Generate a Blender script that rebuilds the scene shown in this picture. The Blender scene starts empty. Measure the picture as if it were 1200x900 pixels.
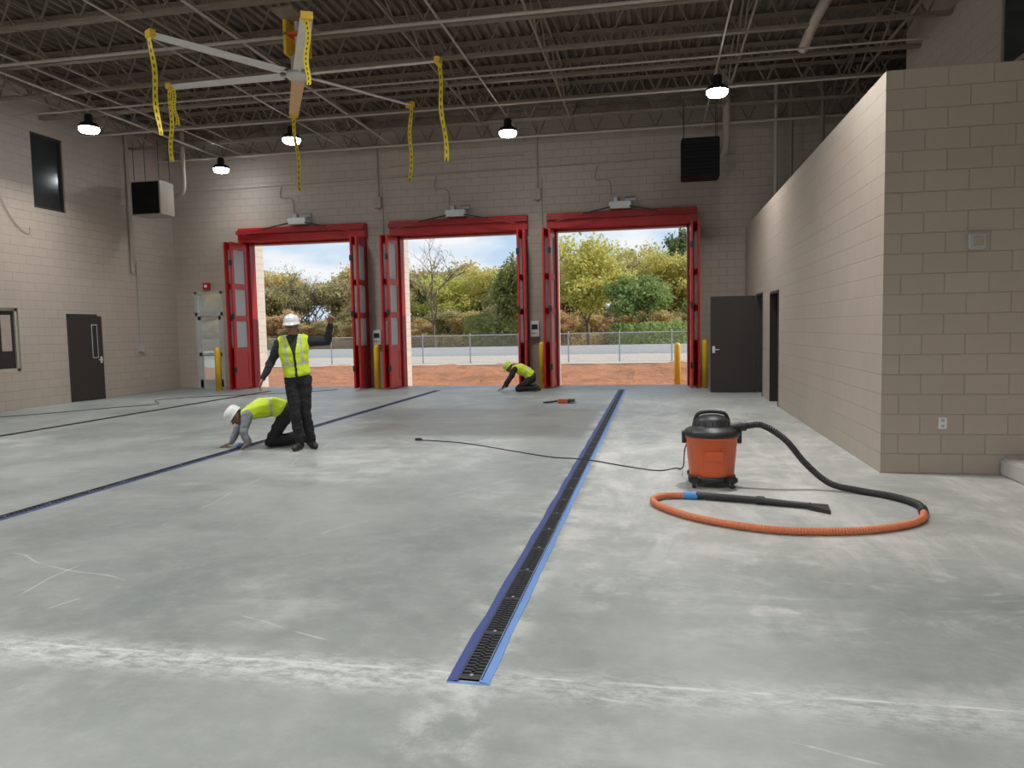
import bpy, bmesh, math, random
import numpy as np
from mathutils import Vector, Matrix, noise
random.seed(7)
SC=bpy.context.scene
COL=SC.collection
V=Vector
# ------------------------------------------------------------------ materials
def newmat(name):
    m=bpy.data.materials.new(name); m.use_nodes=True
    nt=m.node_tree
    return m,nt,nt.nodes,nt.links,nt.nodes['Principled BSDF']
def mat(name,col,rough=0.6,metal=0.0,var=0.12,scale=6.0,bump=0.0,bscale=40.0,emit=None,estr=0.0,spec=0.5):
    m,nt,N,L,B=newmat(name)
    B.inputs['Roughness'].default_value=rough; B.inputs['Metallic'].default_value=metal
    B.inputs['Specular IOR Level'].default_value=spec
    tc=N.new('ShaderNodeTexCoord')
    nz=N.new('ShaderNodeTexNoise'); nz.inputs['Scale'].default_value=scale; nz.inputs['Detail'].default_value=4
    L.new(tc.outputs['Object'],nz.inputs['Vector'])
    mx=N.new('ShaderNodeMix'); mx.data_type='RGBA'
    mx.inputs[6].default_value=tuple(max(0,c*(1-var)) for c in col)+(1,)
    mx.inputs[7].default_value=tuple(min(1,c*(1+var)) for c in col)+(1,)
    L.new(nz.outputs['Fac'],mx.inputs[0]); L.new(mx.outputs[2],B.inputs['Base Color'])
    if bump>0:
        n2=N.new('ShaderNodeTexNoise'); n2.inputs['Scale'].default_value=bscale
        L.new(tc.outputs['Object'],n2.inputs['Vector'])
        bp=N.new('ShaderNodeBump'); bp.inputs['Distance'].default_value=bump
        L.new(n2.outputs['Fac'],bp.inputs['Height']); L.new(bp.outputs['Normal'],B.inputs['Normal'])
    if emit:
        B.inputs['Emission Color'].default_value=tuple(emit)+(1,); B.inputs['Emission Strength'].default_value=estr
    return m
def glassmat(name,tint=(0.9,0.95,0.95),haze=0.0):
    m=bpy.data.materials.new(name); m.use_nodes=True; nt=m.node_tree; N=nt.nodes; L=nt.links
    for n in list(N): N.remove(n)
    o=N.new('ShaderNodeOutputMaterial'); t=N.new('ShaderNodeBsdfTransparent'); g=N.new('ShaderNodeBsdfGlossy')
    t.inputs[0].default_value=tint+(1,); g.inputs['Roughness'].default_value=0.03
    fr=N.new('ShaderNodeFresnel'); fr.inputs[0].default_value=1.45
    mx=N.new('ShaderNodeMixShader'); L.new(fr.outputs[0],mx.inputs[0]); L.new(t.outputs[0],mx.inputs[1]); L.new(g.outputs[0],mx.inputs[2])
    if haze>0:   # pale milky layer: brightness of daylight and sky reflection painted into the glass
        d=N.new('ShaderNodeBsdfDiffuse'); d.inputs[0].default_value=(.85,.88,.88,1); tl=N.new('ShaderNodeBsdfTranslucent'); tl.inputs[0].default_value=(.85,.88,.88,1)
        a=N.new('ShaderNodeMixShader'); a.inputs[0].default_value=.5; L.new(d.outputs[0],a.inputs[1]); L.new(tl.outputs[0],a.inputs[2])
        m2=N.new('ShaderNodeMixShader'); m2.inputs[0].default_value=haze; L.new(mx.outputs[0],m2.inputs[1]); L.new(a.outputs[0],m2.inputs[2]); mx=m2
    L.new(mx.outputs[0],o.inputs[0])
    return m
def block_mat(name,c1,c2,mort):
    m,nt,N,L,B=newmat(name)
    geo=N.new('ShaderNodeNewGeometry'); tc=N.new('ShaderNodeTexCoord')
    sp=N.new('ShaderNodeSeparateXYZ'); L.new(tc.outputs['Object'],sp.inputs[0])
    sn=N.new('ShaderNodeSeparateXYZ'); L.new(geo.outputs['True Normal'],sn.inputs[0])
    ab=N.new('ShaderNodeMath'); ab.operation='ABSOLUTE'; L.new(sn.outputs[0],ab.inputs[0])
    gt=N.new('ShaderNodeMath'); gt.operation='GREATER_THAN'; gt.inputs[1].default_value=0.5; L.new(ab.outputs[0],gt.inputs[0])
    mx=N.new('ShaderNodeMix'); L.new(gt.outputs[0],mx.inputs[0]); L.new(sp.outputs[0],mx.inputs[2]); L.new(sp.outputs[1],mx.inputs[3])
    cb=N.new('ShaderNodeCombineXYZ'); L.new(mx.outputs[0],cb.inputs[0]); L.new(sp.outputs[2],cb.inputs[1])
    br=N.new('ShaderNodeTexBrick'); L.new(cb.outputs[0],br.inputs['Vector'])
    br.inputs['Scale'].default_value=1; br.inputs['Brick Width'].default_value=0.406; br.inputs['Row Height'].default_value=0.203
    br.inputs['Mortar Size'].default_value=0.006; br.inputs['Mortar Smooth'].default_value=0.5; br.offset=0.5
    br.inputs['Color1'].default_value=c1+(1,); br.inputs['Color2'].default_value=c2+(1,); br.inputs['Mortar'].default_value=mort+(1,)
    nz=N.new('ShaderNodeTexNoise'); nz.inputs['Scale'].default_value=0.6; nz.inputs['Detail'].default_value=5; L.new(tc.outputs['Object'],nz.inputs['Vector'])
    mr=N.new('ShaderNodeMapRange'); mr.inputs[3].default_value=0.86; mr.inputs[4].default_value=1.1; L.new(nz.outputs['Fac'],mr.inputs[0])
    ml=N.new('ShaderNodeMix'); ml.data_type='RGBA'; ml.blend_type='MULTIPLY'; ml.inputs[0].default_value=1
    L.new(br.outputs['Color'],ml.inputs[6]); L.new(mr.outputs[0],ml.inputs[7]); L.new(ml.outputs[2],B.inputs['Base Color'])
    fn=N.new('ShaderNodeTexNoise'); fn.inputs['Scale'].default_value=60; L.new(tc.outputs['Object'],fn.inputs['Vector'])
    mu=N.new('ShaderNodeMath'); mu.operation='MULTIPLY_ADD'; mu.inputs[1].default_value=-1.0
    L.new(br.outputs['Fac'],mu.inputs[0]);
    m2=N.new('ShaderNodeMath'); m2.operation='MULTIPLY'; m2.inputs[1].default_value=0.35; L.new(fn.outputs['Fac'],m2.inputs[0]); L.new(m2.outputs[0],mu.inputs[2])
    bp=N.new('ShaderNodeBump'); bp.inputs['Distance'].default_value=0.008; bp.inputs['Strength'].default_value=0.75
    L.new(mu.outputs[0],bp.inputs['Height']); L.new(bp.outputs['Normal'],B.inputs['Normal'])
    B.inputs['Roughness'].default_value=0.5
    return m
M={}
M['block']=block_mat('painted_block',(0.475,0.402,0.335),(0.452,0.382,0.318),(0.40,0.335,0.275))
M['brick']=block_mat('exterior_block',(0.68,0.63,0.55),(0.62,0.57,0.5),(0.5,0.47,0.42))
M['red']=mat('red_paint',(0.47,0.015,0.018),0.35)
M['redd']=mat('dark_red_paint',(0.33,0.012,0.015),0.4)
M['dark']=mat('dark_steel_door',(0.030,0.024,0.020),0.45)
M['black']=mat('black_plastic',(0.02,0.02,0.022),0.45)
M['rubber']=mat('black_rubber',(0.025,0.025,0.027),0.55)
M['alu']=mat('aluminium',(0.68,0.68,0.66),0.4,0.5)
M['fan']=mat('fan_silver',(0.70,0.69,0.66),0.4,0.2)
M['fanw']=mat('fan_film_white',(0.80,0.77,0.68),0.5)
M['fano']=mat('fan_film_orange',(0.80,0.48,0.25),0.5)
M['yellow']=mat('safety_yellow',(0.80,0.50,0.03),0.45)
M['tapey']=mat('caution_tape_yellow',(0.80,0.60,0.02),0.5)
M['steel']=mat('joist_paint',(0.25,0.20,0.152),0.6)
M['steell']=mat('light_pipe',(0.45,0.40,0.34),0.45)
M['deck']=mat('deck_paint',(0.125,0.10,0.076),0.6)
M['cond']=mat('painted_conduit',(0.40,0.335,0.275),0.5)
M['galv']=mat('galvanised',(0.45,0.46,0.47),0.4,0.6)
M['orange']=mat('orange_plastic',(0.66,0.12,0.035),0.42)
M['orangeh']=mat('orange_hose',(0.58,0.17,0.07),0.5)
M['blue']=mat('blue_tape_shaded',(0.03,0.055,0.20),0.6)  # tape as seen on its shaded side, shade painted into the colour
M['blue_lit']=mat('blue_tape_lit',(0.13,0.26,0.55),0.6)  # same tape as seen lit, the light painted into a paler blue
M['bluec']=mat('blue_cuff',(0.06,0.28,0.62),0.4)
M['grate']=mat('cast_grate',(0.018,0.018,0.02),0.5)
M['white']=mat('white_plastic',(0.8,0.8,0.78),0.4)
M['grey']=mat('grey_box',(0.45,0.44,0.42),0.5)
M['heatd']=mat('heater_louvre',(0.012,0.011,0.011),0.8,spec=.1)
M['lampglow']=mat('lamp_lens',(0.9,0.95,1),0.4,emit=(0.88,0.95,1.0),estr=45)
M['glass']=glassmat('clear_glass')
M['glassh']=glassmat('daylit_glass',haze=.28)  # clean glass, paled to look bright with daylight
M['pane']=glassmat('door_pane',haze=.7)  # paleness stands in for sky reflected in the panes
M['dglass']=mat('dark_window_glass',(0.03,0.035,0.035),0.15)
M['conc']=mat('step_concrete',(0.46,0.45,0.42),0.8,bump=0.004)
M['fence']=mat('fence_steel',(0.5,0.5,0.5),0.5,0.5)
M['bark']=mat('bark',(0.16,0.12,0.09),0.9)
M['dirt']=mat('red_clay',(0.43,0.185,0.09),0.95,var=0.42,scale=1.1,bump=0.06,bscale=5)
M['gravel']=mat('pale_gravel_lot',(0.60,0.52,0.42),0.95,var=0.2,scale=0.7)
M['grass']=mat('grass',(0.26,0.25,0.10),0.95,var=0.3,scale=0.5)

def floor_mat():
    m,nt,N,L,B=newmat('polished_concrete')
    tc=N.new('ShaderNodeTexCoord'); P=tc.outputs['Object']
    def mapn(sc,rz=0.0,loc=(0,0,0)):
        mp=N.new('ShaderNodeMapping'); mp.inputs['Scale'].default_value=sc; mp.inputs['Rotation'].default_value=(0,0,rz); mp.inputs['Location'].default_value=loc; L.new(P,mp.inputs[0]); return mp.outputs[0]
    def noise_(sc,det=6,dist=0.0,vec=None,rough=0.55):
        n=N.new('ShaderNodeTexNoise'); n.inputs['Scale'].default_value=sc; n.inputs['Detail'].default_value=det
        n.inputs['Distortion'].default_value=dist; n.inputs['Roughness'].default_value=rough
        L.new(vec or P,n.inputs['Vector']); return n.outputs['Fac']
    def mr(x,a,b,c=0,d=1):
        n=N.new('ShaderNodeMapRange'); n.interpolation_type='SMOOTHSTEP'
        for i,v in zip((1,2,3,4),(a,b,c,d)): n.inputs[i].default_value=v
        L.new(x,n.inputs[0]); return n.outputs[0]
    def mt(op,a,b):
        n=N.new('ShaderNodeMath'); n.operation=op
        for i,v in ((0,a),(1,b)):
            if isinstance(v,(int,float)): n.inputs[i].default_value=v
            else: L.new(v,n.inputs[i])
        return n.outputs[0]
    def mix(f,a,b):
        n=N.new('ShaderNodeMix'); n.data_type='RGBA'
        if isinstance(f,(int,float)): n.inputs[0].default_value=f
        else: L.new(f,n.inputs[0])
        for i,v in ((6,a),(7,b)):
            if isinstance(v,tuple): n.inputs[i].default_value=v+(1,)
            else: L.new(v,n.inputs[i])
        return n.outputs[2]
    sp=N.new('ShaderNodeSeparateXYZ'); L.new(P,sp.inputs[0]); X,Y=sp.outputs[0],sp.outputs[1]
    base=mix(mr(noise_(0.4,9,0.2,rough=.62),0.36,0.64),(0.185,0.203,0.190),(0.295,0.312,0.293))
    base=mix(mt('MULTIPLY',mr(noise_(6.0,10,0.0,rough=.7),0.42,0.72),0.28),base,(0.40,0.41,0.39))
    fine=mr(noise_(2.2,12,0.1,rough=.74),0.44,0.64)
    streak=mr(noise_(1.6,12,0.5,mapn((1.0,.25,1),.25),rough=.7),0.46,0.64)
    streak2=mr(noise_(1.8,12,0.4,mapn((.22,1.2,1),-.15),rough=.7),0.46,0.62)
    # dusty lane right of the drain (not yet cleaned)
    lane=mt('MULTIPLY',mr(X,-0.72,-0.64),mt('MULTIPLY',mr(Y,4.2,5.6),mr(Y,19.5,12)))
    base=mix(mt('MULTIPLY',lane,mt('ADD',mt('ADD',mt('MULTIPLY',streak,0.36),mt('MULTIPLY',fine,.26)),0.28)),base,(0.65,0.635,0.595))
    # dusty patches elsewhere
    pat=mt('MULTIPLY',mr(noise_(0.30,6,0.3),0.48,0.57),mt('ADD',mt('ADD',mt('MULTIPLY',fine,0.55),mt('MULTIPLY',streak2,.4)),0.1))
    base=mix(mt('MULTIPLY',pat,0.55),base,(0.54,0.535,0.505))
    # darker swept rectangles between the two drains
    dk=mt('MULTIPLY',mt('MULTIPLY',mr(X,-5.2,-4.4),mr(X,-0.95,-1.1)),mt('MULTIPLY',mr(Y,10.4,10.9),mr(Y,14.6,14.2)))
    base=mix(mt('MULTIPLY',dk,0.6),base,(0.18,0.17,0.15))
    lt=mt('MULTIPLY',mt('MULTIPLY',mr(X,-4.4,-3.6),mr(X,-1.4,-2.4)),mt('MULTIPLY',mr(Y,7.0,9.0),mr(Y,10.9,10.5)))
    base=mix(mt('MULTIPLY',lt,mt('ADD',mt('MULTIPLY',fine,0.35),.12)),base,(0.55,0.54,0.51))
    # irregular scrape marks in front of the hose
    sc_=mr(noise_(1.1,9,2.4,mapn((.8,1.5,1),.3,(3,1,0)),rough=.62),0.52,0.62)
    sw=mt('MULTIPLY',mt('MULTIPLY',sc_,mt('ADD',fine,.3)),mt('MULTIPLY',mt('MULTIPLY',mr(X,-0.7,-.3),mr(Y,6.2,5.2)),mr(Y,3.5,4.4)))
    base=mix(mt('MULTIPLY',sw,0.42),base,(0.60,0.595,0.56))
    # powder line at the joint
    d=mt('ABSOLUTE',mt('ADD',mt('SUBTRACT',Y,3.14),mt('MULTIPLY',mt('SUBTRACT',noise_(1.2,4),0.5),0.18)),0)
    pw=mr(noise_(1.0,13,0.25,mapn((9,18,1),.1),rough=.78),0.38,0.62)
    band=mt('MULTIPLY',mr(d,0.25,0.0),pw)
    side=mt('ADD',mt('MULTIPLY',mr(X,-0.6,-1.4),0.3),0.55)
    base=mix(mt('MULTIPLY',mt('MULTIPLY',band,side),0.9),base,(0.62,0.635,0.605))
    th_=mt('MULTIPLY',mr(mt('ABSOLUTE',mt('ADD',mt('SUBTRACT',Y,3.2),mt('MULTIPLY',mt('SUBTRACT',noise_(3,3),0.5),0.03)),0),0.014,0.002),mr(noise_(4,4),.4,.55))
    base=mix(mt('MULTIPLY',th_,0.55),base,(0.66,0.67,0.63))
    # dust caught along the main drain tape
    dd=mt('ABSOLUTE',mt('ADD',X,0.82),0)
    ed=mt('MULTIPLY',mt('MULTIPLY',mr(dd,0.26,0.10),fine),mr(Y,19,18.5))
    base=mix(mt('MULTIPLY',ed,0.5),base,(0.6,0.6,0.56))
    # thin chalk lines
    for a_,b_,c_ in ((.35,1.0,-3.2),(-.9,.45,-5.0),(1.0,.12,3.1)):
        ln=mt('ABSOLUTE',mt('ADD',mt('ADD',mt('MULTIPLY',X,a_),mt('MULTIPLY',Y,b_)),mt('ADD',mt('MULTIPLY',noise_(.7,2),.5),c_)),0)
        base=mix(mt('MULTIPLY',mt('MULTIPLY',mr(ln,.012,.003),mr(noise_(1.5,4),.5,.58)),.4),base,(0.62,0.62,0.59))
    j=None
    for ax,pos in ((Y,3.12),(Y,9.5),(Y,15.6),(X,-3.2),(X,-8.0),(X,-12.2)):
        dd=mt('ABSOLUTE',mt('SUBTRACT',ax,pos),0); g=mr(dd,0.005,0.002)
        j=g if j is None else mt('MAXIMUM',j,g)
    base=mix(mt('MULTIPLY',j,0.25),base,(0.14,0.14,0.13))
    L.new(base,B.inputs['Base Color'])
    L.new(mr(noise_(0.8,6,0.1),0.3,0.7,0.40,0.56),B.inputs['Roughness'])
    B.inputs['Specular IOR Level'].default_value=.5
    bp=N.new('ShaderNodeBump'); bp.inputs['Distance'].default_value=0.001; L.new(noise_(40,4),bp.inputs['Height']); L.new(bp.outputs['Normal'],B.inputs['Normal'])
    return m
M['floor']=floor_mat()

# ------------------------------------------------------------------ mesh builder
def frame(d):
    d=V(d).normalized(); a=V((0,0,1)) if abs(d.z)<0.95 else V((1,0,0))
    s=d.cross(a).normalized(); return s,s.cross(d).normalized()
class MB:
    def __init__(s): s.v=[];s.f=[];s.m=[];s.sm=[];s.mats=[]
    def mi(s,k):
        if k not in s.mats: s.mats.append(k)
        return s.mats.index(k)
    def add(s,vs,fs,k,sm=False):
        o=len(s.v); s.v+= [tuple(v) for v in vs]; i=s.mi(k)
        for f in fs: s.f.append(tuple(a+o for a in f)); s.m.append(i); s.sm.append(sm)
    def box(s,x0,x1,y0,y1,z0,z1,k,rot=None,piv=None):
        vs=[V((x,y,z)) for x in (x0,x1) for y in (y0,y1) for z in (z0,z1)]
        if rot is not None:
            p=V(piv) if piv else V(((x0+x1)/2,(y0+y1)/2,(z0+z1)/2)); vs=[rot@(v-p)+p for v in vs]
        s.add(vs,[(0,1,3,2),(4,6,7,5),(0,4,5,1),(2,3,7,6),(0,2,6,4),(1,5,7,3)],k)
    def bbox(s,x0,x1,y0,y1,z0,z1,k,b=0.02,seg=2,rot=None):
        bm=bmesh.new(); bmesh.ops.create_cube(bm,size=1)
        for v in bm.verts: v.co=V(((x0+x1)/2+v.co.x*(x1-x0),(y0+y1)/2+v.co.y*(y1-y0),(z0+z1)/2+v.co.z*(z1-z0)))
        bmesh.ops.bevel(bm,geom=bm.edges[:],offset=b,segments=seg,affect='EDGES')
        bm.verts.index_update(); vs=[v.co.copy() for v in bm.verts]
        if rot is not None:
            p=V(((x0+x1)/2,(y0+y1)/2,(z0+z1)/2)); vs=[rot@(v-p)+p for v in vs]
        s.add(vs,[tuple(v.index for v in f.verts) for f in bm.faces],k); bm.free()
    def beam(s,p0,p1,w,h,k):
        p0=V(p0);p1=V(p1); a,b=frame(p1-p0); vs=[p+a*i*w/2+b*j*h/2 for p in (p0,p1) for i,j in ((-1,-1),(1,-1),(1,1),(-1,1))]
        s.add(vs,[(3,2,1,0),(4,5,6,7),(0,1,5,4),(1,2,6,5),(2,3,7,6),(3,0,4,7)],k)
    def cyl(s,p0,p1,r0,k,r1=None,n=14,sm=True):
        r1=r0 if r1 is None else r1; p0=V(p0);p1=V(p1); a,b=frame(p1-p0)
        vs=[p+(a*math.cos(t*2*math.pi/n)+b*math.sin(t*2*math.pi/n))*r for p,r in ((p0,r0),(p1,r1)) for t in range(n)]
        s.add(vs,[(i,(i+1)%n,n+(i+1)%n,n+i) for i in range(n)],k,sm)
        s.add(vs,[tuple(range(n))[::-1],tuple(range(n,2*n))],k,False)
    def tube(s,pts,r,k,n=8,sm=True):
        pts=[V(p) for p in pts]; R=r if isinstance(r,(list,tuple)) else [r]*len(pts)
        vs=[];a=None
        for i,p in enumerate(pts):
            d=(pts[min(i+1,len(pts)-1)]-pts[max(i-1,0)]).normalized()
            if a is None: a,_=frame(d)
            a=(a-d*a.dot(d)).normalized(); b=d.cross(a)
            vs+=[p+(a*math.cos(t*2*math.pi/n)+b*math.sin(t*2*math.pi/n))*R[i] for t in range(n)]
        fs=[(i*n+t,i*n+(t+1)%n,(i+1)*n+(t+1)%n,(i+1)*n+t) for i in range(len(pts)-1) for t in range(n)]
        s.add(vs,fs,k,sm); m=(len(pts)-1)*n
        s.add(vs,[tuple(range(n))[::-1],tuple(range(m,m+n))],k,False)
    def lathe(s,c,prof,k,n=32,sm=True):
        c=V(c); vs=[]
        for r,z in prof:
            for t in range(n):
                a=t*2*math.pi/n; vs.append(c+V((r*math.cos(a),r*math.sin(a),z)))
        fs=[(i*n+t,i*n+(t+1)%n,(i+1)*n+(t+1)%n,(i+1)*n+t) for i in range(len(prof)-1) for t in range(n)]
        s.add(vs,fs,k,sm)
    def ell(s,c,r,k,rot=None,sub=3):
        bm=bmesh.new(); bmesh.ops.create_icosphere(bm,subdivisions=sub,radius=1)
        R=rot or Matrix.Identity(3); vs=[V(c)+R@V((v.co.x*r[0],v.co.y*r[1],v.co.z*r[2])) for v in bm.verts]
        s.add(vs,[tuple(v.index for v in f.verts) for f in bm.faces],k,True); bm.free()
    def obj(s,name,parent=None,loc=(0,0,0),rz=0):
        me=bpy.data.meshes.new(name); me.from_pydata(s.v,[],s.f)
        for k in s.mats: me.materials.append(M[k])
        me.polygons.foreach_set('material_index',s.m); me.polygons.foreach_set('use_smooth',s.sm)
        me.update(); o=bpy.data.objects.new(name,me); COL.objects.link(o); o.location=loc; o.rotation_euler=(0,0,rz)
        if parent: o.parent=parent
        return o
def empty(name,loc=(0,0,0),rz=0):
    o=bpy.data.objects.new(name,None); o.empty_display_size=0.2; o.location=loc; o.rotation_euler=(0,0,rz); COL.objects.link(o); return o
def catmull(P,n=12):
    P=[V(p) for p in P]; Q=[P[0]*2-P[1]]+P+[P[-1]*2-P[-2]]; out=[]
    for i in range(1,len(Q)-2):
        for j in range(n):
            t=j/n; a,b,c,d=Q[i-1:i+3]
            out.append(0.5*((2*b)+(c-a)*t+(2*a-5*b+4*c-d)*t*t+(3*b-a-3*c+d)*t**3))
    out.append(P[-1]); return out

# ------------------------------------------------------------------ room shell
YB=20.2; XL=-14.0; XR=2.27; HT=7.5; YF=-7.0
def cells(a0,a1,z0,z1,holes):
    A=sorted({a0,a1,*[h[0] for h in holes],*[h[1] for h in holes]}); Z=sorted({z0,z1,*[h[2] for h in holes],*[h[3] for h in holes]})
    for i in range(len(A)-1):
        run=None
        for j in range(len(Z)-1):
            am=(A[i]+A[i+1])/2; zm=(Z[j]+Z[j+1])/2
            solid=not any(h[0]<am<h[1] and h[2]<zm<h[3] for h in holes)
            if solid: run=[Z[j],Z[j+1]] if run is None else [run[0],Z[j+1]]
            if (not solid) and run: yield A[i],A[i+1],run[0],run[1]; run=None
        if run: yield A[i],A[i+1],run[0],run[1]
DC=[-9.85,-5.27,-0.88]   # door centres
HW=1.75
PA,PB=-13.40,-12.50
w=MB()
bh=[(c-HW,c+HW,0,4.2) for c in DC]+[(PA,PB,0,2.85)]
for a,b,c,d in cells(XL-0.3,8.3,0,HT,bh): w.box(a,b,YB,YB+0.35,c,d,'block')
w.obj('wall_back')
w=MB()
for a,b,c,d in cells(XL-0.3,8.3,0,HT,[(c-HW,c+HW,0,4.2) for c in DC]): w.box(a,b,YF-0.3,YF,c,d,'block')
w.obj('wall_front')
w=MB()
lh=[(15.9,16.9,0,2.15),(12.7,14.5,0.85,2.25),(15.15,16.1,4.58,6.3)]
for a,b,c,d in cells(YF,YB,0,HT,lh): w.box(XL-0.3,XL,a,b,c,d,'block')
w.obj('wall_left')
w=MB()
for a,b,c,d in cells(8.24,YB,0,4.04,[(14.8,15.9,0,2.2),(16.95,18.0,0,2.25)]): w.box(XR,XR+0.2,a,b,c,d,'block')
w.box(XR+0.2,8.0,8.24,8.44,0,4.04,'block')
w.obj('wall_right')
w=MB(); w.box(XR+0.2,8.0,8.44,YB,3.85,3.95,'conc'); w.obj('mezzanine_slab')
w=MB()
w.box(4.85,5.05,YF,16.3,4.04,HT,'block'); w.box(5.05,8.0,16.1,16.3,3.95,HT,'block'); w.box(8.0,8.3,16.3,YB,0,HT,'block')
w.box(4.85,5.05,YF,8.24,0,4.04,'block')
w.obj('wall_right_upper')
w=MB(); w.box(XL-0.3,8.3,YF-0.3,YB+0.35,-0.2,0,'floor'); w.obj('floor')
w=MB(); w.bbox(3.38,4.84,4.5,8.23,0,0.17,'conc',0.015); w.obj('concrete_step')
w=MB(); x0=4.80;x1=4.848
for a in ((x0,x1,9.3,12.0,5.0,5.06),(x0,x1,9.3,12.0,6.3,6.36),(x0,x1,9.3,9.36,5.0,6.36),(x0,x1,11.94,12.0,5.0,6.36),(x0,x1,10.6,10.66,5.0,6.36)): w.box(*a,'steel')
w.box(x0+.02,x1,9.36,11.94,5.06,6.3,'dglass')
w.obj('window_3')

# ---------------------------------------------------- ceiling deck + joists
w=MB(); xs=[];x=XL-0.3
prof=[(0,0),(0.07,0),(0.10,0.06),(0.17,0.06)]
while x<8.3:
    for dx,dz in prof: xs.append((x+dx,HT+dz))
    x+=0.20
vs=[]
for yy in (YF-0.3,YB+0.35): vs+=[(a,yy,b) for a,b in xs]
n=len(xs); w.add(vs,[(i,i+1,n+i+1,n+i) for i in range(n-1)],'deck')
w.box(XL-0.3,8.5,YF-0.3,YB+0.35,HT+0.10,HT+0.25,'deck')
w.obj('ceiling')
w=MB(); jb=6.62; jt=HT-0.03
ys=[y for y in [-5.5+1.5*i for i in range(18)] if y<YB]
for y in ys:
    x0,x1=XL,(4.85 if y<16.3 else 8.0)
    for dy in (-0.035,0.035):
        q=0.02 if dy>0 else -0.02
        w.box(x0,x1,y+dy-0.022,y+dy+0.022,jb,jb+0.012,'steel'); w.box(x0,x1,y+dy-0.006+q,y+dy+0.006+q,jb,jb+0.055,'steel')
        w.box(x0,x1,y+dy-0.03,y+dy+0.03,jt-0.015,jt,'steel'); w.box(x0,x1,y+dy-0.006,y+dy+0.006,jt-0.07,jt,'steel')
    nseg=int((x1-x0)/0.75); st=(x1-x0)/nseg
    for i in range(nseg):
        a=x0+i*st; b=a+st/2; c=a+st
        w.beam((a,y,jt-0.04),(b,y,jb+0.03),0.028,0.028,'steel'); w.beam((b,y,jb+0.03),(c,y,jt-0.04),0.028,0.028,'steel')
for x in (-13,-10.9,-7.9,-4.2,-2.0,1.6,4.2):
    w.beam((x,YF,jb+0.03),(x,YB,jb+0.03),0.035,0.035,'steel'); w.beam((x,YF,jt-0.1),(x,YB,jt-0.1),0.035,0.035,'steel')
    for i in range(len(ys)-1):
        if ys[i]>8:
            w.beam((x+.05,ys[i],jb+0.03),(x+.05,ys[i+1],jt-0.1),0.025,0.025,'steel'); w.beam((x-.05,ys[i],jt-0.1),(x-.05,ys[i+1],jb+0.03),0.025,0.025,'steel')
w.box(XL+0.002,XL+0.12,YF,YB,jb+0.6,jb+0.72,'steel'); w.box(XL,8,YB-0.12,YB-0.002,jt-0.3,jt-0.15,'steel')
w.obj('roof_joists')
w=MB()
for x,z,r in ((-12.0,6.55,0.03),(-11.2,6.52,0.018),(-6.9,6.55,0.028),(-3.4,6.56,0.02),(1.2,6.56,0.02),(-8.3,6.56,0.02)):
    w.tube([(x,YF+.1,z),(x,YB-.1,z)],r,'steell',8)
for y,z,r in ((12.0,6.5,0.03),(16.6,6.5,0.025),(19.4,6.48,0.035),(14.6,6.47,0.02)):
    w.tube([(XL+.1,y,z),(4.7,y,z)],r,'steell',8)
w.tube(catmull([(4.7,13.0,6.9),(3.6,13.0,6.95),(2.9,13.1,6.9),(2.7,13.6,6.7),(2.7,15,6.6)],6),0.09,'cond',12)
w.obj('ceiling_conduits')
w=MB()
for x,y in ((2.9,19.5),(3.25,19.5),(3.9,19.2),(4.6,18.9),(5.2,19.6)):
    w.tube([(x,y,3.95),(x,y,7.45)],0.05,'steell' if x<3 else 'steel',10)
w.obj('vertical_pipes')
w=MB(); yb=YB-0.03
for c in (-7.56,-3.08):
    w.tube([(c,yb,4.95),(c,yb,HT-.6)],0.03,'cond',8); w.tube([(c+.12,yb,1.6),(c+.12,yb,5.6)],0.014,'cond',8)
    w.box(c-.1,c+.1,YB-.12,YB-.001,5.0,5.3,'cond')
w.tube([(XL+.3,yb,5.75),(-8,yb,5.8),(-3.2,yb,5.85),(2.0,yb,5.9)],0.013,'cond',6)
w.tube([(-7.2,yb,6.1),(-5.5,yb,6.2),(-3.4,yb,6.2)],0.013,'cond',6)
for c in DC:
    w.tube(catmull([(c-.6,yb,5.8),(c-.65,yb,5.45),(c-.3,yb,5.4),(c-.25,yb,5.0)],6),0.014,'cond',6)
w.obj('wall_conduits')
w=MB()
w.tube([(XL+.05,18.3,3.3),(XL+.05,18.3,7.4)],0.05,'cond',8)
w.tube([(XL+.03,18.5,1.3),(XL+.03,18.5,3.6)],0.015,'grey',6); w.box(XL+.001,XL+.08,18.42,18.58,1.15,1.35,'grey')
w.tube(catmull([(XL+.03,13.6,5.6),(XL+.04,14.0,5.0),(XL+.03,14.5,4.2),(XL+.03,14.9,3.95),(XL+.03,14.95,4.1)],8),0.009,'cond',6)
w.obj('wall_conduits')
w=MB()
def winframe(w,y0,y1,z0,z1,fr=0.06,mull=0,k='dark'):
    x=XL; w.box(x-.12,x-.04,y0,y1,z0,z0+fr,k);w.box(x-.12,x-.04,y0,y1,z1-fr,z1,k);w.box(x-.12,x-.04,y0,y0+fr,z0,z1,k);w.box(x-.12,x-.04,y1-fr,y1,z0,z1,k)
    w.box(x-.10,x-.08,y0+fr,y1-fr,z0+fr,z1-fr,'dglass')
    for i in range(mull): 
        m=y0+(y1-y0)*(i+1)/(mull+1); w.box(x-.115,x-.045,m-.02,m+.02,z0,z1,k)
winframe(w,12.7,14.5,0.85,2.25,mull=1,k='steell')
w.box(XL-.08,XL-.075,13.72,13.95,1.0,1.9,'grey'); w.box(XL-.08,XL-.075,14.1,14.36,1.3,2.1,'cond')
w.obj('window_1')
w=MB(); winframe(w,15.15,16.1,4.58,6.3); w.obj('window_2')
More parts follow.
